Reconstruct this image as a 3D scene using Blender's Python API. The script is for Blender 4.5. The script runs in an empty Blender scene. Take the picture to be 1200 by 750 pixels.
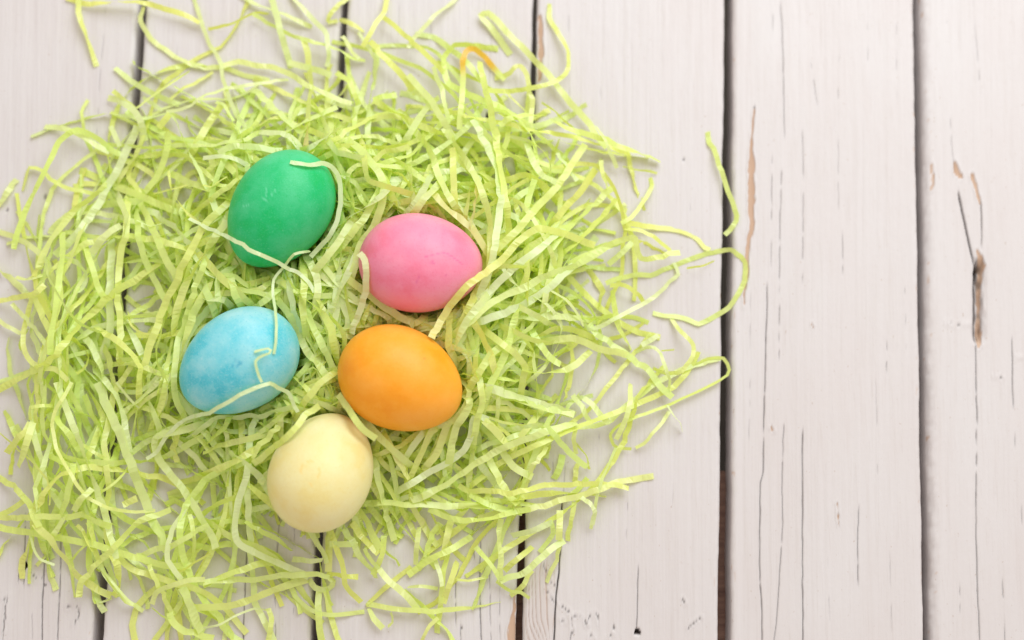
import bpy, math, random
import numpy as np

random.seed(7)
rng = np.random.default_rng(7)
S = bpy.context.scene
COL = S.collection

# ------------------------------------------------------------------ camera
TH = math.radians(8.0)          # tilt away from straight down
DIST = 0.683                    # metres, camera to the boards along the axis
FPX = 1200 * 50.0 / 36.0
cam_d = bpy.data.cameras.new('camera')
cam_d.lens = 50.0
cam_d.sensor_width = 36.0
cam_d.clip_start = 0.01
cam_d.clip_end = 50.0
cam_d.dof.use_dof = True
cam_d.dof.focus_distance = DIST - 0.026
cam_d.dof.aperture_fstop = 2.5
cam = bpy.data.objects.new('camera', cam_d)
COL.objects.link(cam)
CAM = np.array([0.0, -DIST * math.sin(TH), DIST * math.cos(TH)])
cam.location = CAM
cam.rotation_euler = (TH, 0, 0)
S.camera = cam

# ------------------------------------------------------------------ light
W = bpy.data.worlds.new('World')
S.world = W
W.use_nodes = True
bg = W.node_tree.nodes['Background']
bg.inputs[0].default_value = (1.0, 0.895, 0.825, 1)
bg.inputs[1].default_value = 0.74

def area(name, loc, target, size, power, color):
    d = bpy.data.lights.new(name, 'AREA')
    d.shape = 'RECTANGLE'
    d.size, d.size_y = size
    d.energy = power
    d.color = color
    o = bpy.data.objects.new(name, d)
    COL.objects.link(o)
    o.location = loc
    v = np.array(target) - np.array(loc)
    from mathutils import Vector
    o.rotation_euler = Vector(v).to_track_quat('-Z', 'Y').to_euler()
    return o
area('window_light', (0.42, 0.86, 0.90), (0.02, 0.05, 0), (1.2, 0.9), 16.0, (0.88, 0.965, 1.0))

S.view_settings.view_transform = 'Standard'
S.view_settings.look = 'None'
S.view_settings.exposure = 0.11
S.view_settings.gamma = 1.0
S.view_settings.use_curve_mapping = False
S.cycles.max_bounces = 12
S.cycles.diffuse_bounces = 6
S.cycles.transmission_bounces = 8
S.cycles.use_denoising = True

# ------------------------------------------------------------------ helpers
CT, ST = math.cos(TH), math.sin(TH)
def place(u, v, z):
    """picture coordinates of the 1200x750 photograph + height above the boards -> metres"""
    u = np.asarray(u, float); v = np.asarray(v, float)
    dx = (u - 600) / FPX
    dy0 = -(v - 375) / FPX
    dy = dy0 * CT + ST
    dz = dy0 * ST - CT
    t = (z - CAM[2]) / dz
    return CAM[0] + dx * t, CAM[1] + dy * t

def to_px(x, y, z):
    X = x - CAM[0]; Y = y - CAM[1]; Z = z - CAM[2]
    yc = Y * CT + Z * ST
    zc = -Y * ST + Z * CT
    return 600 + FPX * X / -zc, 375 - FPX * yc / -zc

def smoothstep(a, b, x):
    t = np.clip((x - a) / (b - a), 0, 1)
    return t * t * (3 - 2 * t)

_perm = rng.permutation(512)
_val = rng.random(512)
def vnoise(x, y, seed=0):
    """2-D value noise, 0..1"""
    xi = np.floor(x).astype(int); yi = np.floor(y).astype(int)
    xf = x - xi; yf = y - yi
    xf = xf * xf * (3 - 2 * xf); yf = yf * yf * (3 - 2 * yf)
    def g(a, b):
        return _val[_perm[(_perm[(a + seed * 37) % 512] + b) % 512]]
    a = g(xi, yi); b = g(xi + 1, yi); c = g(xi, yi + 1); d = g(xi + 1, yi + 1)
    return (a * (1 - xf) + b * xf) * (1 - yf) + (c * (1 - xf) + d * xf) * yf

def mesh_obj(name, verts, faces, mat, parent=None, attrs=None, smooth=True):
    me = bpy.data.meshes.new(name)
    verts = np.asarray(verts, np.float32)
    faces = np.asarray(faces, np.int32)
    n, k = faces.shape
    me.vertices.add(len(verts))
    me.vertices.foreach_set('co', verts.ravel())
    me.loops.add(n * k)
    me.loops.foreach_set('vertex_index', faces.ravel())
    me.polygons.add(n)
    me.polygons.foreach_set('loop_start', np.arange(0, n * k, k, dtype=np.int32))
    me.polygons.foreach_set('use_smooth', np.full(n, smooth))
    me.update(calc_edges=True)
    for nm, arr in (attrs or {}).items():
        at = me.attributes.new(nm, 'FLOAT', 'POINT')
        at.data.foreach_set('value', np.asarray(arr, np.float32))
    me.materials.append(mat)
    o = bpy.data.objects.new(name, me)
    COL.objects.link(o)
    if parent: o.parent = parent
    return o

def grid_faces(nr, nc):
    i = np.arange(nr - 1)[:, None] * nc + np.arange(nc - 1)[None, :]
    i = i.ravel()
    return np.stack([i, i + 1, i + nc + 1, i + nc], 1)

def tag(o, label, cat, group=None, kind=None):
    if label: o['label'] = label
    if cat: o['category'] = cat
    if group: o['group'] = group
    if kind: o['kind'] = kind
    return o

class Mat:
    def __init__(s, name):
        s.m = bpy.data.materials.new(name); s.m.use_nodes = True
        s.t = s.m.node_tree; s.n = s.t.nodes
        s.b = s.n['Principled BSDF']; s.out = s.n['Material Output']
    def node(s, typ, **kw):
        n = s.n.new(typ)
        for k, v in kw.items():
            if k in n.inputs: n.inputs[k].default_value = v
            else: setattr(n, k, v)
        return n
    def link(s, a, b): s.t.links.new(a, b)
    def attr(s, name):
        return s.node('ShaderNodeAttribute', attribute_name=name).outputs['Fac']
    def obj(s, scale=(1, 1, 1)):
        tc = s.node('ShaderNodeTexCoord'); mp = s.node('ShaderNodeMapping')
        mp.inputs['Scale'].default_value = scale
        s.link(tc.outputs['Object'], mp.inputs[0]); return mp.outputs[0]
    def noise(s, vec, scale, detail=4, rough=0.55):
        n = s.node('ShaderNodeTexNoise'); n.inputs['Scale'].default_value = scale
        n.inputs['Detail'].default_value = detail; n.inputs['Roughness'].default_value = rough
        s.link(vec, n.inputs['Vector']); return n.outputs['Fac']
    def ramp(s, fac, a, b, lo=0.0, hi=1.0):
        n = s.node('ShaderNodeMapRange'); n.inputs['From Min'].default_value = a
        n.inputs['From Max'].default_value = b; n.inputs['To Min'].default_value = lo
        n.inputs['To Max'].default_value = hi
        s.link(fac, n.inputs[0]); return n.outputs[0]
    def mix(s, fac, a, b, mode='MIX'):
        n = s.node('ShaderNodeMix', data_type='RGBA', blend_type=mode)
        for sock, v in ((n.inputs[0], fac), (n.inputs[6], a), (n.inputs[7], b)):
            if isinstance(v, bpy.types.NodeSocket): s.link(v, sock)
            elif isinstance(v, (int, float)): sock.default_value = v
            else: sock.default_value = (*v, 1)
        return n.outputs[2]
    def math(s, op, a, b=None):
        n = s.node('ShaderNodeMath', operation=op)
        for i, v in enumerate((a, b)):
            if v is None: continue
            if isinstance(v, bpy.types.NodeSocket): s.link(v, n.inputs[i])
            else: n.inputs[i].default_value = v
        return n.outputs[0]
    def bump(s, h, strength, dist, prev=None):
        n = s.node('ShaderNodeBump'); n.inputs['Strength'].default_value = strength
        n.inputs['Distance'].default_value = dist
        s.link(h, n.inputs['Height'])
        if prev is not None: s.link(prev, n.inputs['Normal'])
        return n.outputs[0]

# ------------------------------------------------------------------ materials
def paint_material():
    m = Mat('weathered_white_paint')
    st = m.obj((1, 0.05, 1))
    fine = m.noise(st, 900, 5, 0.6)
    mid = m.noise(st, 260, 4, 0.6)
    blot = m.noise(m.obj((1, 0.45, 1)), 22, 4, 0.6)
    spk = m.noise(m.obj((1, 0.7, 1)), 620, 2, 0.5)
    col = m.mix(m.ramp(blot, 0.35, 0.70), (0.622, 0.586, 0.580), (0.604, 0.556, 0.546))
    col = m.mix(m.ramp(mid, 0.54, 0.80, 0, 0.35), col, (0.54, 0.48, 0.455))
    col = m.mix(m.ramp(fine, 0.56, 0.80, 0, 0.38), col, (0.50, 0.44, 0.41))
    col = m.mix(m.ramp(spk, 0.70, 0.78, 0, 0.55), col, (0.42, 0.32, 0.25))
    wood = m.mix(m.ramp(mid, 0.3, 0.7), (0.55, 0.38, 0.27), (0.43, 0.27, 0.18))
    col = m.mix(m.attr('bare'), col, wood)
    col = m.mix(m.attr('dirt'), col, (0.085, 0.070, 0.062))
    m.link(col, m.b.inputs['Base Color'])
    m.link(m.ramp(fine, 0.3, 0.8, 0.46, 0.68), m.b.inputs['Roughness'])
    m.b.inputs['Specular IOR Level'].default_value = 0.35
    n1 = m.bump(fine, 0.35, 0.0004)
    n2 = m.bump(m.noise(m.obj((1, 0.5, 1)), 330, 4, 0.6), 0.25, 0.0006, n1)
    m.link(n2, m.b.inputs['Normal'])
    return m.m

def dark_wood_material():
    m = Mat('raw_joist_wood')
    g = m.noise(m.obj((0.06, 1, 1)), 420, 5, 0.6)
    m.link(m.mix(m.ramp(g, 0.3, 0.7), (0.30, 0.17, 0.12), (0.15, 0.075, 0.055)), m.b.inputs['Base Color'])
    m.b.inputs['Roughness'].default_value = 0.8
    m.link(m.bump(g, 0.5, 0.001), m.b.inputs['Normal'])
    return m.m

def soil_material():
    m = Mat('dark_soil')
    g = m.noise(m.obj(), 60, 6, 0.6)
    m.link(m.mix(g, (0.02, 0.016, 0.012), (0.05, 0.04, 0.03)), m.b.inputs['Base Color'])
    m.b.inputs['Roughness'].default_value = 0.95
    m.link(m.bump(g, 0.8, 0.01), m.b.inputs['Normal'])
    return m.m

def paper_material():
    m = Mat('crinkled_green_paper')
    tint = m.attr('tint'); dye = m.attr('dye')
    col = m.mix(tint, (0.885, 0.850, 0.245), (0.760, 0.900, 0.260))
    col = m.mix(m.attr('pale'), col, (0.880, 0.925, 0.640))
    fib = m.noise(m.obj(), 2200, 3, 0.6)
    col = m.mix(m.ramp(fib, 0.35, 0.75, 0, 0.25), col, (0.86, 0.88, 0.55))
    col = m.mix(dye, col, (0.88, 0.36, 0.015))
    m.link(col, m.b.inputs['Base Color'])
    m.b.inputs['Roughness'].default_value = 0.30
    m.b.inputs['Specular IOR Level'].default_value = 0.8
    m.link(m.bump(fib, 0.15, 0.0002), m.b.inputs['Normal'])
    tr = m.node('ShaderNodeBsdfTranslucent')
    m.link(m.mix(0.75, col, (0.72, 0.93, 0.03)), tr.inputs['Color'])
    mx = m.node('ShaderNodeMixShader'); mx.inputs[0].default_value = 0.42
    m.link(m.b.outputs[0], mx.inputs[1]); m.link(tr.outputs[0], mx.inputs[2])
    m.link(mx.outputs[0], m.out.inputs['Surface'])
    return m.m

def egg_material(name, base, pale, deep, mark, speck, blot=0.9):
    m = Mat(name)
    o = m.obj()
    big = m.noise(o, 38, 3, 0.5)
    mid = m.noise(o, 120, 4, 0.6)
    fine = m.noise(o, 1500, 2, 0.6)
    mot = m.math('ADD', m.math('MULTIPLY', big, 0.65), m.math('MULTIPLY', mid, 0.35))
    col = m.mix(m.ramp(mot, 0.42, 0.66, 0, blot), base, pale)
    col = m.mix(m.ramp(mot, 0.46, 0.30, 0, blot), col, deep)
    col = m.mix(m.ramp(fine, 0.55, 0.75, 0, speck), col, pale)
    vor = m.node('ShaderNodeTexVoronoi'); vor.inputs['Scale'].default_value = 620
    m.link(o, vor.inputs['Vector'])
    pore = m.ramp(vor.outputs['Distance'], 0.10, 0.28, 0.42, 0)
    col = m.mix(pore, col, deep)
    scr = m.noise(m.obj((1, 1, 0.15)), 420, 4, 0.7)
    col = m.mix(m.ramp(scr, 0.60, 0.72, 0, speck * 0.8), col, pale)
    col = m.mix(m.attr('mark'), col, mark)
    m.link(col, m.b.inputs['Base Color'])
    m.link(m.ramp(mid, 0.3, 0.7, 0.34, 0.48), m.b.inputs['Roughness'])
    m.b.inputs['Specular IOR Level'].default_value = 0.32
    m.b.inputs['Subsurface Weight'].default_value = 0.15
    m.b.inputs['Subsurface Radius'].default_value = (1, 0.8, 0.6)
    m.b.inputs['Subsurface Scale'].default_value = 0.0015
    n1 = m.bump(m.noise(o, 900, 3, 0.6), 0.38, 0.0004)
    m.link(m.bump(m.noise(o, 60, 2), 0.08, 0.002, n1), m.b.inputs['Normal'])
    return m.m

PAINT = paint_material(); JOIST = dark_wood_material(); SOIL = soil_material(); PAPER = paper_material()

# ------------------------------------------------------------------ setting: boards
deck = bpy.data.objects.new('deck', None)
COL.objects.link(deck)
tag(deck, 'weathered white painted wooden boards under the nest', None, kind='structure')

# plank edges: (left edge x at top, at bottom, right edge x at top, at bottom), photograph pixels
PLANKS = [(-150, -255, 162.5, 107.5, 0.0), (170.5, 120.0, 400.0, 363.5, 0.0),
          (407.0, 372.5, 624.5, 604.5, 0.0), (629.5, 612.5, 849.5, 841.5, 0.0003),
          (859.5, 856.5, 1071.5, 1082.5, 0.0), (1080.0, 1091.5, 1330, 1368, -0.0012)]
THICK = 0.019
# hairline cracks: half-width px, depth mm, break-up 0..1, points
CRACKS = """
0.85 1.4 .1 30,600 29,630 28,690
1.1 1.8 0 53,600 52,655 50,700 49,760
.9 1.4 .25 72,600 71,650 70,700 67,760
.55 .6 .5 124,5 120,60 116,110 114,150 112,200
.5 .5 .5 107,170 106,190 105,220
.5 .5 .6 40,690 37,720 38,755
.5 .6 .6 6,690 4,715 2,760
.6 .6 .6 96,600 94,650 93,700
1.0 1.6 .1 292,600 289,660 286,720 285,760
.7 1.0 .45 327,600 324,660 322,700 322,760
.6 .7 .5 346,600 345,660 344,760
.5 .5 .6 240,620 236,700 233,760
.45 .5 .6 210,20 204,100
.8 1.2 .2 554,615 556,665
.95 1.5 .1 563,630 562,690 564,760
.6 .8 .3 573,640 574,690 576,760
.55 .7 .4 585,680 586,760
.8 1.1 .3 534,675 534,735
.7 1.0 .2 539,728 540,760
.5 .5 .5 468,0 466,60 462,100
.5 .5 .5 577,10 575,60 573,110
.45 .5 .6 505,10 502,90
1.5 2.6 0 659,585 657,640 652,700 649,760
.6 .8 .4 649,520 648,570
.55 .7 .4 662,500 661,560 660,590
.7 .8 .4 703,470 702,520
1.0 1.4 .1 748,660 747,700 746,742
.45 .5 .6 704,100 705,155
.5 .5 .6 808,235 810,270
.5 .5 .6 736,560 734,640
.5 .5 .7 790,540 786,620
.5 .5 .6 665,10 667,90 668,140
.5 .5 .6 752,480 751,510
.5 .6 .5 810,480 811,492
.6 .7 .5 905,0 906,65
.8 1.0 .25 915,0 917,70 919,165
.7 .7 .5 949,70 955,110 963,152
.7 .9 .3 940,150 941,230 940,335
.7 .8 .4 904,180 904,260 903,315
.8 1.0 .3 916,190 914,260 914,345 913,425
1.0 1.6 .1 899,330 897,420 895,510
1.0 1.6 .05 895,510 894,555 891,565 890,640 892,700 893,760
.8 1.2 .2 919,490 917,560 917,620 912,700 907,760
1.0 1.6 .05 941,500 940,600 940,680 941,760
.9 1.2 .3 1006,590 1005,640 1006,690
.7 .8 .4 988,270 987,325
.8 .9 .4 1039,395 1039,440
.5 .5 .5 983,60 982,170 983,250
.45 .5 .6 1025,370 1027,470 1028,560
.45 .5 .6 1060,300 1062,420
.5 .5 .5 880,340 879,440 877,520
.5 .5 .6 970,650 973,740
.45 .5 .6 1042,640 1045,760
.5 .5 .6 1016,0 1017,90
.5 .5 .6 1050,10 1051,120
2.0 4.0 0 1124,222 1128,247 1133,270 1139,296 1143,312
.9 1.6 .1 1150,232 1151,262 1151,292
1.0 1.6 .15 1144,398 1145,450 1146,500
.9 1.4 .15 1146,500 1144,590 1146,690 1149,760
.9 1.3 .15 1187,392 1188,440 1188,482
.6 .8 .4 1125,680 1126,722
.7 .9 .3 1175,676 1177,720 1179,760
.6 .8 .4 1168,575 1169,612
.7 .9 .3 1190,505 1190,527
.5 .6 .5 1141,0 1146,60 1150,110
.5 .6 .5 1113,130 1118,185 1124,222
.6 .9 .4 1198,590 1199,620
"""
CR = []
for ln in CRACKS.strip().splitlines():
    f = ln.split()
    p = np.array([[float(q) for q in s.split(',')] for s in f[3:]])
    CR.append((float(f[0]), float(f[1]), float(f[2]), p))
# wavy paint-flake edges (lifting lip of old paint)
FLAKES = [[(652, 690), (640, 672), (637, 660)], [(650, 704), (644, 700), (640, 692)],
          [(655, 709), (661, 713), (667, 716), (669, 724), (664, 729), (657, 727)],
          [(669, 724), (671, 738), (668, 752)], [(672, 722), (679, 721), (684, 726), (688, 733)],
          [(688, 733), (690, 722), (696, 717), (701, 722), (701, 733)],
          [(22, 672), (20, 682)], [(32, 668), (38, 674), (44, 680), (49, 677)], [(52, 685), (63, 684)],
          [(78, 712), (86, 708), (93, 712), (92, 724), (86, 732)], [(3, 702), (8, 698), (6, 712), (4, 740)],
          [(800, 702), (804, 708)], [(806, 735), (822, 722)], [(690, 748), (693, 744), (697, 748)], [(712, 747), (719, 744)],
          [(1109, 377), (1125, 381), (1138, 379)], [(1190, 420), (1198, 418)], [(1166, 440), (1176, 443)]]
HOLES = [(28.5, 663, 4.2, 4.6, 5), (747, 741, 4.2, 3.8, 5), (571, 136, 2.6, 3.0, 3), (1145, 319, 3.2, 13, 6),
         (8, 247, 4.5, 1.6, 1), (53, 231, 3.5, 3, .6), (541, 737, 1.6, 1.6, 1), (719, 735, 1.6, 2.4, 1),
         (731, 303, 2.5, 2.5, .8), (743, 312, 2, 1.6, .8), (801, 187, 1.6, 1.2, .6), (1111, 26, 1, 1.4, .5), (884, 126, 1.2, 1.5, .6)]
# bare wood showing through lost paint: centre line + half width (px)
BARE = [[(884, 128, .6), (881, 160, .9), (880, 176, 1.8), (881, 195, 3.8), (880, 215, 3.6), (881, 235, 4.0), (880, 250, 2.6),
         (882, 264, 3.2), (878, 280, 2.4), (875, 305, 2.4), (876, 320, 2.2), (872, 345, 1.2), (872, 360, .5)],
        [(1120, 188, 1), (1122, 200, 4), (1127, 206, 2)], [(1140, 205, 2), (1150, 238, 1.2)],
        [(1145, 292, 1), (1150, 303, 3.5), (1152, 312, 4), (1150, 325, 2.5), (1149, 345, 2.8), (1150, 362, 1.8), (1149, 376, 2.4), (1149, 390, 3.2), (1149, 404, 2.6)],
        [(604, 690, .8), (602, 715, 2), (600, 740, 5), (599, 765, 6)],
        [(633, 20, 2), (634, 60, 3.2), (632, 95, 2)], [(845, 345, 1.5), (846, 355, .8)],
        [(1093, 190, 1), (1094, 208, 2), (1093, 222, .6)],
        [(904, 502, .9), (907, 505, .6)], [(981, 590, .4), (983, 615, .4)], [(951, 379, .7), (953, 383, .5)]]

def poly_dist(px, py, pts):
    best = np.full(px.shape, 1e9); tt = np.zeros(px.shape)
    for k in range(len(pts) - 1):
        a = np.array(pts[k][:2], float); b = np.array(pts[k + 1][:2], float)
        d = b - a; L = max((d * d).sum(), 1e-9)
        t = np.clip(((px - a[0]) * d[0] + (py - a[1]) * d[1]) / L, 0, 1)
        q = np.hypot(px - a[0] - t * d[0], py - a[1] - t * d[1])
        m = q < best
        best[m] = q[m]; tt[m] = (k + t)[m]
    return best, tt

YV = np.concatenate([np.arange(-130, -20, 10), np.arange(-20, 775, 2.8), np.arange(775, 905, 10)])          # rows, in photograph pixels
for pi, (lt, lb, rt, rb, dz) in enumerate(PLANKS):
    fl = lambda v: lt + (lb - lt) * v / 750.0
    fr = lambda v: rt + (rb - rt) * v / 750.0
    wavy = lambda v, sd: (vnoise(v / 60.0, v * 0 + sd, 5) - .5) * 1.3 + (vnoise(v / 14.0, v * 0 + sd, 6) - .5) * 0.8
    Lx, Ly = place(fl(YV) + wavy(YV, pi * 9 + 1), YV, 0.0)
    Rx, Ry = place(fr(YV) + wavy(YV, pi * 9 + 5), YV, 0.0)
    width = float(np.mean(Rx - Lx))
    r = 0.0024 if pi != 5 else 0.0050           # edge rounding
    na = 8
    ang = np.linspace(0, math.pi / 2, na)
    nx = int((width - 2 * r) / 0.00032)
    # profile: offset from left edge, height
    off = np.concatenate([[0.0], r * (1 - np.cos(ang)), np.linspace(r, width - r, nx)[1:-1], width - r * (1 - np.cos(ang[::-1])), [width]])
    hz = np.concatenate([[-THICK], -r * (1 - np.sin(ang)), np.zeros(nx - 2), -r * (1 - np.sin(ang[::-1])), [-THICK]])
    uu = off / width
    X = Lx[:, None] + (Rx - Lx)[:, None] * uu[None, :]
    Y = Ly[:, None] + (Ry - Ly)[:, None] * uu[None, :]
    Z = np.broadcast_to(hz[None, :], X.shape).copy()
    top = (Z > -r * 0.9).astype(float)
    U, V = to_px(X, Y, 0 * X)
    Z += top * ((vnoise(U / 1.6, V / 120, 1) - .5) * 0.00010 + (vnoise(U / 5, V / 200, 2) - .5) * 0.00022
                + (vnoise(U / 40, V / 130, 3) - .5) * 0.0009)
    rough_edge = (1 - smoothstep(0, 0.006 if pi == 5 else 0.003, np.minimum(off, width - off)))[None, :]
    Z += rough_edge * ((vnoise(U / 3 + V / 9, V / 6, 8) - .5) * (0.0012 if pi == 5 else 0.0004))
    dirt = np.zeros_like(X); bare = np.zeros_like(X)
    umin, umax = U.min(), U.max()
    for hw, dep, brk, p in CR:
        if p[:, 0].max() < umin - 3 or p[:, 0].min() > umax + 3: continue
        wob = (vnoise(V / 12, V * 0 + hw * 50, 4) - .5) * 0.7 + (vnoise(V / 45, V * 0 + p[0, 0], 9) - .5) * 1.2
        vv = np.clip(V, p[0, 1], p[-1, 1])
        cx = np.interp(vv, p[:, 1], p[:, 0]) + wob
        inside = smoothstep(p[0, 1] - 2, p[0, 1] + 12, V) * (1 - smoothstep(p[-1, 1] - 12, p[-1, 1] + 2, V))
        br = smoothstep(brk - .12, brk + .12, vnoise(V / 11, V * 0 + p[0, 0] * .37, 11)) if brk > 0.02 else 1.0
        half = hw * 0.34 * (0.6 + 0.7 * vnoise(V / 20, V * 0 + p[0, 0], 12))
        f = (1 - smoothstep(half * 0.4, half + 0.55, np.abs(U - cx))) * inside * br * top
        Z -= f * dep * 0.0007
        dirt = np.maximum(dirt, np.exp(-((U - cx) / 2.6) ** 2) * inside * br * top * 0.05 * dep * vnoise(U / 2, V / 8, 61))
        dirt = np.maximum(dirt, f * min(1.0, 0.05 + 0.38 * dep))
    for fl_ in FLAKES:
        q, t = poly_dist(U + (vnoise(U / 4, V / 4, 15) - .5) * 3, V + (vnoise(U / 4, V / 4, 16) - .5) * 3, fl_)
        f = (1 - smoothstep(0.2, 1.1, q)) * top
        f *= smoothstep(.25, .6, vnoise(U / 4, V / 4, 18))
        Z -= f * 0.0006
        lip = np.exp(-((q - 2.0) / 1.2) ** 2) * top
        Z += lip * 0.00025
        dirt = np.maximum(dirt, f * 0.60)
    for hx, hy, ha, hb, dep in HOLES:
        q = np.hypot((U - hx) / ha, (V - hy) / hb) + (vnoise(U / 2, V / 2, 21) - .5) * .5
        f = (1 - smoothstep(0.55, 1.0, q)) * top
        Z -= f * dep * 0.001
        dirt = np.maximum(dirt, f * min(1, .45 + dep * .2))
    for b in BARE:
        b3 = np.array(b)
        q, t = poly_dist(U, V, b)
        hw = np.interp(t, np.arange(len(b)), b3[:, 2])
        edge = q + (vnoise(U / 2.2, V / 5, 24) - .5) * 2.2
        f = (1 - smoothstep(hw - 0.6, hw + 0.4, edge)) * top
        f *= (hw > 0.3)
        Z -= f * 0.0005
        Z += np.exp(-((edge - hw - 1.3) / 0.9) ** 2) * top * 0.0003
        bare = np.maximum(bare, f)
    # raised grain where the paint has thinned beside the third gap
    if pi == 3:
        g = smoothstep(612, 618, U) * (1 - smoothstep(640, 652, U + (vnoise(U / 8, V / 14, 31) - .5) * 12)) * smoothstep(640, 675, V)
        ph = U / 5.2 + vnoise(U / 30, V / 45, 32) * 5
        s = np.abs((ph % 1) - .5) * 2
        Z -= g * smoothstep(.72, .98, s) * 0.0005
        bare = np.maximum(bare, g * (smoothstep(.70, 1.0, s) * .55 + .12))
    # hollow beside the knot in the right-hand board
    if pi == 5:
        g = np.exp(-((U - 1148) / 6.0) ** 2) * smoothstep(300, 318, V) * (1 - smoothstep(392, 404, V))
        Z -= g * 0.003 * (.6 + .8 * vnoise(U / 3, V / 9, 40))
        Z -= np.exp(-((U - 1144) / 1.6) ** 2) * smoothstep(318, 335, V) * (1 - smoothstep(395, 403, V)) * 0.0025
        dirt = np.maximum(dirt, np.exp(-((U - 1148) / 5.0) ** 2) * smoothstep(296, 306, V) * (1 - smoothstep(396, 404, V)) * (.15 + .55 * smoothstep(.4, .75, vnoise(U / 2.5, V / 9, 44))))
        dirt = np.maximum(dirt, np.exp(-((U - 1144.5) / 1.2) ** 2) * smoothstep(300, 310, V) * (1 - smoothstep(398, 403, V)) * .85)
    # chipped paint along the edges
    chip = rough_edge * smoothstep(.90, .95, vnoise(U / 3.0, V / 7.0, 50)) * top
    bare = np.maximum(bare, chip * .8)
    # bare raw timber on the lower flanks
    Z += dz
    verts = np.stack([X, Y, Z], -1).reshape(-1, 3)
    faces = grid_faces(X.shape[0], X.shape[1])[:, ::-1]
    mesh_obj('plank', verts, faces, PAINT, deck, {'dirt': dirt.ravel(), 'bare': bare.ravel()})

def box(name, x0, x1, y0, y1, z0, z1, mat, parent=None):
    v = [(x0, y0, z0), (x1, y0, z0), (x1, y1, z0), (x0, y1, z0), (x0, y0, z1), (x1, y0, z1), (x1, y1, z1), (x0, y1, z1)]
    f = [(3, 2, 1, 0), (4, 5, 6, 7), (0, 1, 5, 4), (1, 2, 6, 5), (2, 3, 7, 6), (3, 0, 4, 7)]
    return mesh_obj(name, v, f, mat, parent, smooth=False)
jx, jy = place(853, 552, -0.021)
box('joist', -0.02, 0.36, float(jy) - 0.12, float(jy), -0.09, -0.0205, JOIST, deck)
gx = 1.2
g = mesh_obj('ground', [(-gx, -gx, -0.30), (gx, -gx, -0.30), (gx, gx, -0.30), (-gx, gx, -0.30)], [(0, 1, 2, 3)], SOIL, smooth=False)
g['kind'] = 'structure'

# ------------------------------------------------------------------ eggs
ZC = 0.0275
K = (DIST - ZC) / FPX
# px, py, semi-axes px, angle, big end (+1 towards the angle), tilt of that end upwards
EGGS = {
    'green': (328.5, 245.5, 75.5, 57.0, 56, +1, 0, (0.005, 0.470, 0.145), (0.080, 0.550, 0.250), (0.002, 0.430, 0.075), (0.20, 0.68, 0.42), .7),
    'pink': (493.0, 308.5, 73.0, 58.0, -4, -1, 0, (0.840, 0.220, 0.345), (0.860, 0.330, 0.440), (0.810, 0.165, 0.240), (0.70, 0.12, 0.30), .32),
    'blue': (280.0, 424.0, 74.0, 57.5, 34, +1, 0, (0.105, 0.545, 0.635), (0.390, 0.690, 0.720), (0.020, 0.430, 0.550), (0.02, 0.32, 0.50), .8),
    'orange': (469.5, 444.5, 75.0, 59.5, -24, -1, 0, (0.910, 0.350, 0.014), (0.930, 0.420, 0.060), (0.870, 0.290, 0.005), (0.40, 0.17, 0.02), .32),
    'cream': (377.5, 552.5, 72.5, 58.5, 70, -1, 24, (0.780, 0.675, 0.295), (0.800, 0.745, 0.410), (0.770, 0.620, 0.210), (0.86, 0.58, 0.16), .3),
}
MARKS = {
    'pink': [(.55, [(498, 301), (510, 298), (522, 296)]), (.7, [(524, 297), (533, 303), (541, 309)]), (.5, [(487, 333), (492, 322)]),
             (.5, [(503, 307), (508, 306), (509, 309), (504, 309), (503, 307)]), (.8, [(522, 323), (523, 323)])],
    'blue': [(.9, [(272, 430), (283, 426)]), (.7, [(275, 422), (283, 425)])],
    'orange': [(1.0, [(497, 419.5), (498, 420)])],
    'cream': [(.9, [(353, 555), (352, 549), (355, 545)]), (.7, [(360, 542), (364, 540), (367, 542)]), (.9, [(374, 549), (375, 555), (373, 559)]), (.5, [(362, 565), (366, 570)])],
    'green': [(.8, [(318, 229), (319, 225)]), (.6, [(312, 229), (312, 221)]), (.6, [(322, 222), (322, 226)]), (.5, [(306, 232), (316, 236)]), (.6, [(284, 242), (292, 240)])],
}
EGG_LABEL = {
    'green': 'green dyed egg, topmost of the five in the nest',
    'pink': 'pink dyed egg lying on its side above the orange one',
    'blue': 'sky blue dyed egg, leftmost in the nest, a shred across it',
    'orange': 'bright orange dyed egg between the pink and cream eggs',
    'cream': 'pale cream yellow egg with a faint ring mark, lowest in the nest'}
egg_geo = {}
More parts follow.
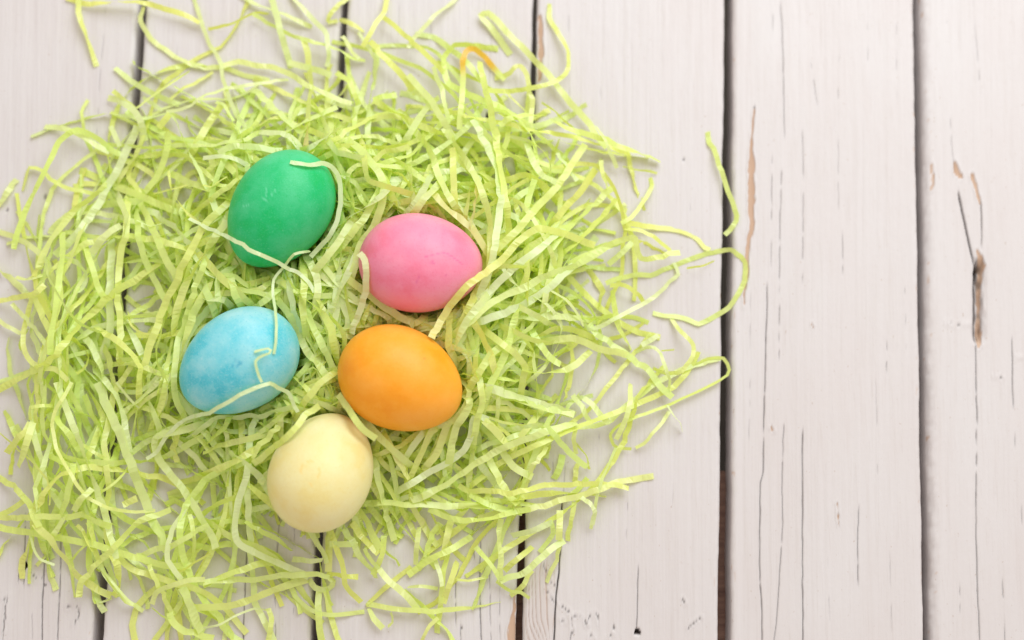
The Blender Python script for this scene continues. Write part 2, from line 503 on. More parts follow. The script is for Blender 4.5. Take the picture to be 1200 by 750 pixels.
for nm, (ex, ey, ea, eb, ang, big, tilt, base, pale, deep, mark, speck) in EGGS.items():
    cx, cy = place(ex, ey, ZC); cx = float(cx); cy = float(cy)
    a = ea * K; b = eb * K
    al = math.radians(ang); ti = math.radians(tilt) * big
    ax = np.array([math.cos(al) * math.cos(ti), math.sin(al) * math.cos(ti), math.sin(ti)]) * big
    s1 = np.array([-math.sin(al), math.cos(al), 0.0])
    s2 = np.cross(ax, s1)
    nt, ns = 110, 150
    t = np.cos(np.linspace(0, math.pi, nt))
    rad = b * np.sqrt(np.clip(1 - t * t, 0, 1)) * (1 + 0.085 * t - 0.02 * t * t) * 1.005
    ph = np.linspace(0, 2 * math.pi, ns)
    P = (ax[None, None, :] * (t * a)[:, None, None] + s1[None, None, :] * (rad[:, None] * np.cos(ph)[None, :])[..., None]
         + s2[None, None, :] * (rad[:, None] * np.sin(ph)[None, :])[..., None])
    U, V = to_px(P[..., 0] + cx, P[..., 1] + cy, P[..., 2] + ZC)
    up = P[..., 2] > -0.002
    mk = np.zeros(U.shape)
    for wd, pl in MARKS.get(nm, []):
        q, _ = poly_dist(U, V, pl)
        mk = np.maximum(mk, (1 - smoothstep(wd * .4, wd + .7, q)) * up * .6)
    mat = egg_material(nm + '_dyed_shell', base, pale, deep, mark, speck)
    F = grid_faces(nt, ns)
    o = mesh_obj('egg', P.reshape(-1, 3), F, mat, None, {'mark': mk.ravel()})
    o.location = (cx, cy, ZC)
    tag(o, EGG_LABEL[nm], 'egg', 'dyed eggs in the nest')
    egg_geo[nm] = (cx, cy, a, b, al)

def egg_q(x, y):
    """smallest normalised radius to any egg, and which"""
    best = np.full(np.shape(x), 9.0); idx = np.zeros(np.shape(x), int)
    for i, (cx, cy, a, b, al) in enumerate(egg_geo.values()):
        dx = x - cx; dy = y - cy
        p = (dx * math.cos(al) + dy * math.sin(al)) / a
        q = (-dx * math.sin(al) + dy * math.cos(al)) / b
        r = np.hypot(p, q)
        m = r < best
        best = np.where(m, r, best); idx = np.where(m, i, idx)
    return best, idx
GEO = list(egg_geo.values())
EB = np.array([g_[3] for g_ in GEO])

# ------------------------------------------------------------------ paper shreds
# level (0 bottom .. 3 lies over an egg), width px, points px ; '!' marks an orange-dyed stretch, '#' a label of its own
SHREDS = """
1 8 78,-3 95,4 125,3 163,2 190,8 215,18 234,26 # pale shred lying along the top edge of the photo over the first gap
1 8 90,-6 93,15 98,32 103,48 108,62 113,78 # short straight shred hanging alone onto the bare top left board
1 7 169,8 165,22 172,40 185,53 205,67 225,75 242,80 262,79 280,85 300,91 316,93 # thin olive shred curving out of the gap at top left
1 8 135,80 150,92 165,102 180,110 195,117 210,123
1 9 127,114 140,119 152,125 160,133 167,150 170,165
1 7 133,106 145,116 158,127
1 6 168,114 178,122 190,130
2 9 199,133 192,141 186,150
2 5 195,132 215,127 228,120 240,112 270,103 300,98 315,97 338,93
1 5 104,118 95,130 97,145 98,160
1 6 200,117 215,103 230,97 250,85
1 2.5 160,127 175,115 200,98 222,83
2 6 226,-5 234,20 240,35 246,52 256,68 260,85 264,103 270,120 278,135 288,150 # narrow pale shred hanging down from the top edge near the left gap
1 4 244,34 260,31 275,26 298,15 315,16
1 7 280,-6 300,5 317,11 335,18 352,26 365,32
2 9 317,-6 323,15 328,35 333,52 338,68 341,80
2 7 340,-6 357,12 370,26 382,38 384,52 386,65 383,78
1 6 296,16 315,28 338,40 362,48 385,54 404,62 412,69 428,71
2 8 258,77 280,72 300,77 322,79 338,86 355,97 375,107 395,116 412,122
2 9 338,73 355,78 375,83 388,88
1 7 410,-4 395,8 387,16 384,26 396,25
2 7 398,23 408,26 418,31 427,37
1 5 420,38 428,50 436,62 441,75 440,92 436,105
2 9 434,48 447,63 462,80 478,98 487,110
1 7 454,-5 450,15 440,28 434,40 425,55
1 7 450,20 462,30 475,42 490,55 505,70 512,76 520,85
1 8 298,105 310,115 322,127 335,140 348,150
2 8 437,117 450,113 465,112
2 6 438,117 455,128 470,135 482,143 500,150
1 5 365,118 372,127 378,140 385,155
1 7 340,152 360,141 380,132 395,125
1 9 355,45 360,60 362,80 365,100 362,120 360,150
2 4 253,120 262,122 268,132 274,142
2 9 260,122 250,137 241,150 235,160
1 8 395,85 408,95 415,110 422,122
1 7 402,42 412,60 420,70
1 6 538,-5 524,8 510,18 495,33 485,45 478,56
2 9 598,64 588,50 575,32 563,18 572,15 582,24 592,35 604,48 618,62 630,75 645,90 658,108 672,125 688,142 700,160 712,172 # long pale shred folded back on itself at its top end, across the third gap
2 8 538,152 541,115 543,92 !542,72 !546,60 !556,57 !566,65 !576,77 584,86 592,93 # arched shred with an orange-stained bend near the top
2 9 562,72 566,90 568,105 575,125 578,145 580,162
2 7 644,5 644,22 652,35 660,48 666,62 666,78 662,88 650,96 630,102 605,106 585,107 566,106 # hook-shaped shred curling up over the third gap at the top
1 7 580,90 595,88 603,78 608,76 615,85 620,98 623,115 623,130 622,150
2 8 585,147 598,138 612,135 635,135 650,142 665,150 690,158 715,167 745,178 774,189 # straight shred end sticking out over the board right of the nest top
1 3 595,110 605,120 617,131
1 3 635,120 650,130 660,140 672,150
1 7 508,78 512,92 518,105 522,125 526,145
2 9 478,88 492,103 505,118 515,135 525,150 533,165
2 9 509,117 497,130 487,145 478,160
1 7 478,105 495,112 508,118 515,115
1 7 829,155 834,172 841,190 848,208 855,228 862,248 864,255 860,265 855,272 850,276 # lone shred lying across the fourth gap right of the nest
1 3 730,195 745,199 758,200 770,203
1 6 762,208 764,218 758,230 750,242 740,255 728,262
1 8 736,261 760,266 785,268 808,274 818,280 826,290 832,293
2 7 710,332 722,327 745,322 765,322 785,313 805,305 830,297 855,293 864,297 873,306 873,328 866,343 855,360 845,367 833,374 818,380 800,372 780,370 765,367 # large loop of shred reaching right over the fourth gap
1 6 732,268 750,270 765,277 775,285 786,294
2 8 665,309 680,303 700,293 720,284 741,277 745,281 747,292 752,304 760,304 775,299 797,295
1 5 748,283 760,287 770,293 780,298
2 6 790,308 795,322 785,330 778,338 768,347 755,355 740,363 720,374 705,382 690,386 684,378 681,366
1 2.5 805,314 822,312 837,306
1 6 715,335 728,333 742,340 750,348 756,357
1 8 717,340 720,355 722,370 726,385 735,400 740,410
1 6 786,374 795,385 803,392 812,403 813,410 810,420 803,430 795,436 780,437 765,432
1 8 741,284 728,297 713,310
1 5 745,413 758,407 768,408 775,415 778,425 782,435 785,448 783,460
2 9 690,380 700,392 715,402 730,413 745,424 755,430 763,438 772,450 780,458 788,466 # tan tinted shred slanting down right to the bare board
1 4 815,428 830,420 847,419 853,427 855,437 848,443 835,450 818,459 800,467 788,473 775,478 755,485 735,493 722,501 715,510 721,524 740,526 # thin shred looping just past the fourth gap at its right end
1 5 784,482 776,495 765,507 757,518 745,525
1 3 782,475 790,488 797,495 800,506
1 4 722,525 715,540 707,558 703,570 699,585 697,600 692,620
1 7 739,450 738,470 735,485 730,500 722,515
1 8 685,466 700,482 714,495
1 7 752,405 760,400 771,392
1 2.5 775,411 790,410
2 8 16,292 20,275 27,255 35,235 45,215 55,195 62,180 68,167 80,157 92,152 105,157 118,165 130,175 142,182 # tall arched shred standing over the bare board at far left
1 6 28,224 30,208 35,196 47,199 58,208 72,217 90,223 110,226 # small hooked shred left of the nest
1 9 -4,243 8,225 19,210 # short shred end cut by the left edge of the photo
1 8 52,149 75,151 95,158 112,170 128,178
2 9 161,148 150,172 140,195 128,215 115,240 105,255 92,272 80,285 65,300
2 8 120,221 103,235 88,245 72,265 60,280 50,300 45,315
1 7 130,148 135,160 140,172
1 8 168,158 160,180 150,195 140,210
1 8 195,155 197,168 193,185 185,205 172,222
2 2.5 160,155 172,167 185,180
2 9 148,223 160,228 175,235 191,241
1 8 141,238 160,236 175,238
2 8 208,207 220,213 242,221
2 3 180,227 200,222 222,216
1 8 161,258 163,285 170,305 180,325 188,342 196,357
1 9 168,247 178,265 187,285 193,300 203,318 208,330
2 9 107,297 118,282 128,272 142,264 # white-lit shred end pointing down left in the upper left of the nest
2 8 150,247 148,268 143,290 142,300 138,325 137,345 140,365 139,385 141,412
2 6 143,240 148,252 147,264
2 8 195,260 207,268 217,280
2 3 198,200 200,220 208,235 220,250 235,262 242,270
1 2 190,262 175,265 160,258
2 9 266,238 250,252 238,266 228,285 218,303 207,328 194,358 184,384 174,408 170,427
1 8 262,262 248,285 235,303 226,318 218,332 208,360 204,386
1 7 240,308 228,340 216,380 208,404 206,428 204,448 207,470 215,485
1 8 244,335 228,366 217,394 212,420
2 8.5 73,272 73,300 70,320 68,335 65,360 62,380 59,400 59,416
2 6 14,356 27,368 38,383 50,400 58,414
2 9 188,308 170,320 150,333 132,343 115,360 98,375 82,395 68,412 55,425 38,435 15,448 -5,457 # long straight shred slanting down to the left edge
1 7 38,345 33,365 28,385 27,400 30,415 37,425 50,432 65,433 80,445
2 4 52,300 57,325 68,345 80,365 92,378 105,385 120,390 133,397
2 7 130,395 145,405 157,418 163,430 163,452
1 6 76,302 90,308 100,318 101,330 95,340 86,342
1 7 104,300 110,320 114,335 120,347
1 9 130,306 129,330 128,355 129,380 125,400 122,412
1 8 148,396 170,393 185,395 198,392
1 6 153,388 160,402 167,415
2 6 188,390 184,405 183,420 190,438 197,452
1 8 122,408 128,420 130,435 134,452
1 6 80,393 90,415 98,430 108,440 117,446
1 6 95,392 105,402 113,418 120,435 121,452
1 5 138,412 143,422 157,420
1 4 98,405 103,415 103,425 95,435 85,440
1 8 -4,353 20,348 40,345 53,334
1 8 18,326 30,327 50,322
1 6 -3,374 10,383 24,391
1 2.5 150,365 153,380 165,390 185,392 205,392
0 7 150,372 170,370 190,367
3 6 222,256 240,266 255,272 275,282 292,292 310,300 325,308 335,314 350,320 362,332 369,342 # narrow pale shred draped over the bottom of the green egg
3 4 363,294 345,297 335,310 321,327 320,345 323,365 324,385 323,402 321,415 # thin string-like shred hanging down over the blue egg's right side
3 4 298,412 315,408 318,413 305,418 299,424 302,435 307,448 # small bent curl of shred lying on the blue egg
2 8 346,338 358,350 370,360 380,370 388,385 391,402
1 9 362,370 370,390 377,405 385,420 393,437
1 9 325,350 340,370 352,395 362,415 375,430 383,442
3 8 421,297 427,303 429,318 429,335 425,355 418,375 412,391 # shred curving along the pink egg's left side
2 9 408,327 425,340 440,352 458,364 472,374 486,382 # straight shred running under the pink egg's lower left
1 8 416,303 405,325 396,345 389,362
1 8 335,318 338,335 340,352 345,368 352,385
1 9 355,310 357,335 354,355 357,377
1 8 360,302 367,315 372,335 371,352
2 9 246,312 258,325 270,335 285,348 296,361
1 7 256,321 275,323 289,334
1 8 286,340 300,343 317,347
1 8 314,349 303,358 296,363
1 8 271,328 276,345 283,362
1 9 242,338 250,358 256,374
1 7 250,349 265,352 274,363
1 6 393,378 403,390 405,407
2 8 398,434 385,441 375,450 362,465 357,472
1 5 355,447 358,435 368,430 373,438
1 8 407,353 412,370 419,380
3 7 340,190 350,191 360,193 368,193 378,191 388,195 396,205 399,220 399,240 395,260 385,278 372,292 364,301 # shred curling round the green egg's right side, its tip on the shell
3 8 256,180 270,172 290,172 310,175 331,176
1 8 310,155 330,156 342,162 350,172
3 7 238,185 258,183 275,186 290,194
2 9.5 414,169 422,175 432,188 445,203 450,220 448,240 440,260 430,280 422,298 414,317
2 7 441,186 450,178 465,176 480,171
2 8 399,263 412,252 425,245 440,235 452,224
1 5 404,217 410,200 418,194 430,192 455,195
1 6 403,222 410,235 416,246
2 7 427,188 430,205 434,212 450,218 472,225
1 8 452,213 460,230 468,252
1 7 384,163 395,178 410,182 427,186
1 7 364,173 378,163 392,155 402,148
1 9 382,302 395,285 405,270 412,260
1 8 441,230 430,250 422,262 409,277
2 3 238,217 248,219 258,212 266,207
1 8 478,247 490,235 500,215 506,204
2 9 486,152 498,167 505,180 512,200 520,218 531,237
2 9 520,150 535,172 548,192 560,212 567,232 573,255 575,280 575,300 572,320
2 9 555,140 565,160 575,178 583,200 586,220 587,240 585,260 582,280 577,305 570,326
2 9 580,150 584,175 588,205 593,230 596,260 597,287
1 8 530,173 531,195 532,215 533,237
1 9 484,249 500,230 515,215
1 8 509,228 525,245 540,257 555,270 566,287
1 7 !558,226 !555,245 553,264
2 9 598,277 612,262 625,247 640,232 655,215 668,195 680,178 686,169
3 9 697,288 670,278 650,271 633,267 620,273 605,285 590,303 575,315 560,325 547,335 533,352 522,366 505,396 # bright ribbon of shred bent round the pink egg's lower right
1 8 698,198 680,225 665,240 654,254
2 4 598,160 620,165 635,175 645,190 645,205
1 7 653,180 665,195 676,212
1 8 593,211 610,205 620,205 632,213 644,224
1 7 588,247 605,232 614,226
0 8 618,168 625,190 635,205 652,214
1 8 717,220 700,235 685,250 672,262 658,277
1 7 722,233 708,250 695,265 680,280 666,292
0 7 704,188 706,205 713,220
2 6 698,148 710,165 716,180 723,197
1 8 624,302 640,285 656,271
1 8 608,302 628,285 647,274
2 7 589,312 600,311 613,313
2 9 725,282 693,300 672,312 655,318 635,325 615,337 595,345 578,353 560,368 544,382
2 9 661,321 645,335 630,347 615,357 595,366 580,371 566,375
1 8 624,298 605,312 585,330 570,345 554,356
2 9 547,363 558,382 568,400 575,415 579,432
2 9 605,366 600,385 597,400 590,420 582,435 575,450 570,466
1 8 566,308 560,335 552,355 544,372
1 9 525,353 526,375 526,400 528,422
1 9 566,353 548,375 534,402
1 10 598,370 625,372 650,370 677,373
2 6 618,365 628,370 637,375
1 7 638,391 650,385 665,385 680,390 697,396
2 8 658,398 675,396 688,402 700,408 722,412 734,418
2 8 589,403 605,415 615,430 613,444
1 6 603,389 620,397 640,402 655,400 672,404
2 6 610,435 640,437 660,434 675,427 692,411
0 8 633,403 645,420 657,427
1 5 617,313 617,335 618,354
1 8 646,318 641,340 637,362
2 4 646,341 662,350 675,365 684,382
2 2.5 540,408 550,420 555,433 561,447
1 8 510,402 525,405 542,411
1 9 558,442 575,415 591,404
2 7 53,443 52,470 49,490 52,507 57,517 68,528 80,536 100,541 125,543 150,542 175,540 195,535 213,525 230,515 245,506 # long sagging shred crossing the lower left of the nest from side to side
2 9 66,448 73,468 80,485 90,508 97,528 104,548 110,565 117,585 122,600 126,615 132,635 136,655 # long straight shred running down along the first gap below the nest
2 11 116,448 122,465 130,487 140,508 146,523 152,538 157,555 165,575 172,592 180,610 193,637 # broad pale shred slanting down through the nest's lower left
2 6 123,446 135,462 142,478 146,495 150,512 153,530
2 4 84,448 75,465 65,480 61,497 63,510 66,525 72,537 80,550 88,565 98,578 110,588 130,596 160,600 182,598
1 3 -4,505 12,518 22,528 35,538 45,550 55,562 58,577 58,592
1 5 35,492 36,478 48,475 62,475
1 9 36,496 25,510 15,520 7,531
1 9 39,495 33,515 28,530 21,547
1 8 66,488 75,503 85,515 93,529
2 3 136,448 148,463 157,473 164,478
1 3 161,478 158,495 155,517
1 8 196,446 190,470 183,489
1 7 174,468 180,485 186,502
2 9 243,495 225,502 205,507 190,509 182,514 181,522 184,534 192,545 200,556 213,572 224,588 235,606 246,624 254,642
3 6 172,538 185,528 195,512 206,500 220,490 235,487 246,483 260,475 275,466 290,458 305,452 318,450 325,455 338,462 344,472 349,483 # long white shred draped across the bottom of the blue egg
1 4 97,521 110,530 126,539
2 8 107,572 98,583 90,592 87,599
2 9 144,592 153,588 161,585
1 3 151,545 145,555 133,567 118,577 107,583
1 8 86,543 83,565 78,585 72,600 64,624
1 8 -4,558 15,570 27,580 38,600 46,617
1 8 -4,605 15,596 31,584
1 6 116,493 118,505 118,522
1 7 99,463 107,485 116,499
1 8 206,542 203,525 208,508
1 5 213,544 230,555 245,563
2 6 238,501 252,490 265,488 280,490 292,486 305,490 315,484 330,480 345,477 362,481
2 8 269,487 262,500 252,510
3 8 374,475 360,485 348,500 335,513 322,523 310,533 296,543 # straight shred leaning on the cream egg's upper left
1 7 323,501 315,513 305,522 297,534
3 8 396,463 408,478 415,490 425,502 441,514
2 8 431,497 445,513 460,527 475,540 482,545
1 7 461,529 470,545 479,562
1 7 363,469 380,474 391,481
1 8 282,539 295,550 305,560 315,575 323,587
1 9 240,556 260,548 280,538 298,527
2 9 291,543 287,565 280,585 277,600 275,622 278,635 286,641 300,648 320,657 340,666 362,676 # shred with a sharp bend below left of the cream egg
1 6 271,547 268,560 265,570
1 8 295,571 305,580 318,590 326,597
1 6 238,531 255,523 275,518 292,514
1 5 317,552 309,560 305,567
2 8 440,546 445,565 448,585 452,600 457,620 463,634
2 8 444,590 470,590 500,591 525,592 560,592 590,597 604,602
1 8 434,563 443,580 447,597
1 8 474,571 490,562 505,552 525,542 543,528 551,514 553,500 554,491 561,487 568,490
2 9 483,588 495,582 515,572 535,560 555,545 575,532 595,523 615,515 640,506 660,500 677,496 # long pale shred rising to the right below the orange egg
1 11 570,454 590,460 615,467 635,475 655,480 674,486
2 8 615,471 640,478 660,482 673,486
2 7 671,463 680,475 691,494
2 8 639,497 650,510 660,522 675,537 688,548
1 4 675,520 688,535 690,550
1 6 623,500 635,498 649,511
1 6 675,498 672,515 675,532
2 7.5 538,568 550,575 570,575 590,578 610,576 630,570 655,567 685,567 710,567 737,572 # long white-lit shred reaching right from the nest's lower right
1 8.5 560,606 590,602 620,597 650,588 680,580 700,575 715,568 740,562 766,559 # long tan shred end sticking out onto the bare board at lower right
1 8 551,579 570,590 590,597 612,601
2 5 525,582 540,588 555,588 577,599
1 8 555,517 560,490 565,470 563,453
1 9 544,464 552,470 545,485 535,500 530,520 527,542
1 9 526,493 518,515 510,535 499,547
1 8 506,503 497,525 489,542
1 8 496,506 487,520 479,532
1 9 588,528 600,545 612,553 624,559
1 8 563,543 575,560 586,572
1 8 578,548 590,570 606,592
1 6 641,524 632,535 625,545 622,555
1 8 621,498 612,510 604,522
2 3 573,489 590,495 610,498 622,499
1 8 573,498 590,515 602,527
1 9 659,533 655,550 651,562
1 7 677,543 675,555 673,565
1 8 -4,606 25,607 50,605 80,606 97,603
1 9 -5,618 20,623 45,625 70,631 95,635 115,640 140,648 165,655 190,661 224,663 # long flat shred running in from the left edge below the nest
2 10 41,613 55,628 68,645 80,660 92,675 105,685 118,693 130,699
2 9 200,597 175,606 162,612 150,625 140,635 128,648 115,660 103,673 95,685 92,700 # broad shred arching across the first gap at the bottom
2 9 96,603 110,610 120,614 130,617
1 7 104,612 108,630 112,645 116,657
1 5 91,615 98,625 103,637 109,646
1 10 129,643 137,665 140,685 134,699
1 6 117,658 125,675 135,690 145,700 155,708 168,716
2 3 119,666 130,680 140,692 150,703 156,709
2 7 219,596 208,610 200,622 197,640 195,655 203,668 213,679
1 8 161,651 180,645 200,640 215,632 230,622 244,614
1 8 174,603 183,620 190,635 194,647
1 6 222,603 226,620 228,640 226,657
1 6 175,653 178,672 188,690 195,705 204,721
2 7 178,708 183,694 195,688 210,684 220,680 240,679
1 12 214,688 225,715 236,740
1 9 199,718 205,732 218,740 235,745 250,749
1 3 178,712 190,722 202,727
1 3 36,627 40,645 48,656 64,662
1 3 84,657 93,645 101,639
1 3 110,699 113,706 122,705 131,701
1 8 76,603 70,615 62,627
1 4 204,673 220,665 230,658 247,649
2 8 238,683 260,680 280,680 300,679 325,676 345,674 365,673 380,674 389,678 391,684 386,690 376,691 368,687 362,679 # long pale shred curled into a loop at its right end below the cream egg
1 9 238,686 262,675 285,667 305,660 322,660
1 10 228,712 262,711 285,706 305,698 325,690 345,683 360,679
2 9 362,618 370,635 380,650 383,660
2 10 384,618 385,640 386,670
2 8 387,620 395,645 402,665 404,685 412,695 423,706
1 9 404,620 415,640 425,655 437,670 441,677
2 9 412,613 425,630 435,640 444,649
2 8 386,637 402,637 419,638
2 9 424,603 432,615 438,630 445,644
1 8 450,628 449,645 445,658 437,674
1 6 427,643 437,660 444,667
2 9 444,667 455,680 467,690 480,702 491,716
1 8 343,655 360,657 378,657
1 8 383,672 400,675 420,676
1 9 374,693 373,715 374,735 378,757
1 8 383,693 387,720 395,745 399,757
1 6 344,697 355,710 370,717 385,720 405,719 427,716
2 8 431,714 440,727 449,736
2 7 430,708 455,713 480,715 505,716 530,714 555,712 575,708 587,705 # thin pointed shred lying flat across the boards at bottom centre
1 7 315,713 317,730 314,756
1 2.5 238,736 258,732 275,722 300,713 316,716
1 6 458,718 460,727 455,735
1 7 482,664 468,675 450,690 429,709
1 7 288,611 305,622 325,632 342,646
2 8 502,597 520,605 545,610 570,608 595,601 622,597
2 9 553,629 535,640 515,650 500,658 488,667 478,674
2 8 586,608 586,635 588,660 587,680
1 9 600,628 615,624 630,620 647,612
1 8 624,641 610,652 598,662 591,669
2 9 661,633 647,643 635,653 623,665 612,672 598,676 586,681 # bright white-lit shred twisted across the third gap near the bottom
1 7 645,610 648,625 640,637 632,647
1 9 656,598 656,615 655,633
1 7 673,588 670,608 667,622 665,634
1 6 657,633 652,655 645,670 639,682
1 7 623,668 612,685 599,699
1 5 582,681 598,692 610,695 621,700
1 7 557,641 570,655 580,668 587,680
1 9 516,613 505,630 500,650 489,667
1 10 529,608 522,635 518,657
1 8 525,648 520,670 518,690 516,710 512,742
1 9 536,658 530,675 525,690 519,707
1 6 509,653 515,670 519,687
1 7 473,693 490,705 502,718 512,728 525,740 533,757
1 6 512,723 500,740 491,757
1 4 478,688 495,687 513,690
2 7 681,583 692,590 697,600 694,615
1 3 535,679 550,680 572,676
1 7 491,618 488,640 487,662
1 6 !361,143 !359,160 !358,174
"""
ZONES = [
    (lambda x, y: y < 160 and x < 300, 'above left of the green egg'),
    (lambda x, y: y < 150, 'at the top of the nest'),
    (lambda x, y: x > 690 and y < 540, 'right of the nest'),
    (lambda x, y: y > 640 and x < 260, 'at bottom left'),
    (lambda x, y: y > 635, 'below the cream egg'),
    (lambda x, y: x < 260 and y < 330, 'left of the green egg'),
    (lambda x, y: x < 215 and y < 480, 'left of the blue egg'),
    (lambda x, y: x < 320 and y > 470, 'below the blue egg'),
    (lambda x, y: x > 540 and y < 300, 'above right of the pink egg'),
    (lambda x, y: x > 530 and y < 455, 'right of the orange egg'),
    (lambda x, y: x > 420 and y >= 455, 'below the orange egg'),
    (lambda x, y: y < 290, 'between the green and pink eggs'),
    (lambda x, y: True, 'among the eggs'),
]
ORD = ['first', 'second', 'third', 'fourth', 'fifth', 'sixth', 'seventh', 'eighth', 'ninth', 'tenth', 'eleventh', 'twelfth']
def describe(pts, wpx, tint):
    P = pts[:, :2]
    L = np.hypot(*np.diff(P, axis=0).T).sum()
    ch = P[-1] - P[0]; c = np.hypot(*ch)
    size = 'short ' if L < 48 else ('long ' if L > 95 else '')
    shape = 'straight' if c / L > .985 else ('curved' if c / L > .9 else 'curled')
    ang = math.degrees(math.atan2(-ch[1], ch[0])) % 180
    lean = 'level' if ang < 22 or ang > 158 else ('upright' if 68 < ang < 112 else ('right-leaning' if ang <= 68 else 'left-leaning'))
    col = 'orange-stained' if pts[:, 2].any() else ('green' if tint > .5 else 'yellowish')
    return ('thin ' if wpx < 4.5 else '') + f'{size}{shape} {lean} {col} paper shred'

# height field of the pile, 1 mm cells
HX0, HY0, CELL = -0.34, -0.26, 0.001
HM = np.zeros((520, 560))
gy, gx_ = np.mgrid[0:520, 0:560]
gX = HX0 + gx_ * CELL; gY = HY0 + gy * CELL
EGGTOP = np.zeros_like(HM)
for (cx, cy, a, b, al) in GEO:
    p = ((gX - cx) * math.cos(al) + (gY - cy) * math.sin(al)) / a
    q = (-(gX - cx) * math.sin(al) + (gY - cy) * math.cos(al)) / b
    r2 = p * p + q * q
    EGGTOP = np.maximum(EGGTOP, np.where(r2 < 1.03, ZC + b * np.sqrt(np.clip(1.03 - r2, 0, 1)) + 0.0007, 0))

def cells(x, y):
    return (np.clip(((y - HY0) / CELL).astype(int), 0, 519), np.clip(((x - HX0) / CELL).astype(int), 0, 559))

def smooth1(z, n):
    if len(z) < 4: return z
    k = np.ones(n) / n
    zp = np.concatenate([np.full(n, z[0]), z, np.full(n, z[-1])])
    return np.convolve(zp, k, 'same')[n:-n]

def catmull(P, step):
    P = np.asarray(P, float)
    if len(P) == 2: P = np.array([P[0], (P[0] + P[1]) / 2, P[1]])
    Q = np.vstack([2 * P[0] - P[1], P, 2 * P[-1] - P[-2]])
    out = []
    for i in range(1, len(Q) - 2):
        p0, p1, p2, p3 = Q[i - 1:i + 3]
        n = max(2, int(np.hypot(*(p2 - p1)[:2]) / step))
        t = np.linspace(0, 1, n, endpoint=False)[:, None]
        out.append(0.45 * (p1 + (p2 - p1) * t) + 0.55 * 0.5 * ((2 * p1) + (p2 - p0) * t + (2 * p0 - 5 * p1 + 4 * p2 - p3) * t ** 2 + (3 * p1 - p0 - 3 * p2 + p3) * t ** 3))
    out.append(Q[-2][None])
    return np.vstack(out)

def settle(xyf, n, wid, over, arch, brim=0.0225, lid=0.030):
    """drop a springy strand on the pile: xyf(z) -> x, y"""
    z = np.full(n, 0.008)
    for it in range(2):
        x, y = xyf(z)
        dx = np.gradient(x); dy = np.gradient(y); L = np.hypot(dx, dy) + 1e-9
        nxv, nyv = -dy / L, dx / L
        h = np.zeros(n)
        for s in (-.5, 0, .5):
            i, j = cells(x + nxv * wid * s, y + nyv * wid * s)
            h = np.maximum(h, HM[i, j])
            if over: h = np.maximum(h, EGGTOP[i, j])
        h = np.minimum(h, lid + 0.10 * h) if not over else h
        z = h.copy()
        for _ in range(14):
            z = np.maximum(h, smooth1(z, 9) - 0.00003)
        z = smooth1(z, 5) + 0.0004
        if over:
            x, y = xyf(z); i, j = cells(x, y); z = np.maximum(z, EGGTOP[i, j])
            z = smooth1(z, 3)
    z = z + arch
    x, y = xyf(z)
    if not over:
        for _ in range(3):
            q, k = egg_q(x, y)
            cap = brim + (q - 1.0) * 0.055
            z = np.where(q < 1.5, np.minimum(z, np.maximum(cap, 0.004)), z)
            z = np.maximum(smooth1(z, 3), 0.0006)
            x, y = xyf(z)
            # radius of the egg at this height
            q, k = egg_q(x, y)
            hh = np.clip((z + 0.0005 - ZC) / EB[k], -1, 1)
            rr = np.sqrt(1 - hh * hh) * 1.02 + 0.02
            inside = q < rr
            if inside.any():
                for gi, (cx, cy, a, b, al) in enumerate(GEO):
                    m = inside & (k == gi)
                    if m.any():
                        f = (rr[m] / np.maximum(q[m], .2))
                        x[m] = cx + (x[m] - cx) * f; y[m] = cy + (y[m] - cy) * f
                x = smooth1(x, 3); y = smooth1(y, 3)
                xc, yc = x.copy(), y.copy()
                xyf = lambda zz, xc=xc, yc=yc: (xc.copy(), yc.copy())
    return x, y, np.maximum(z, 0.0006)

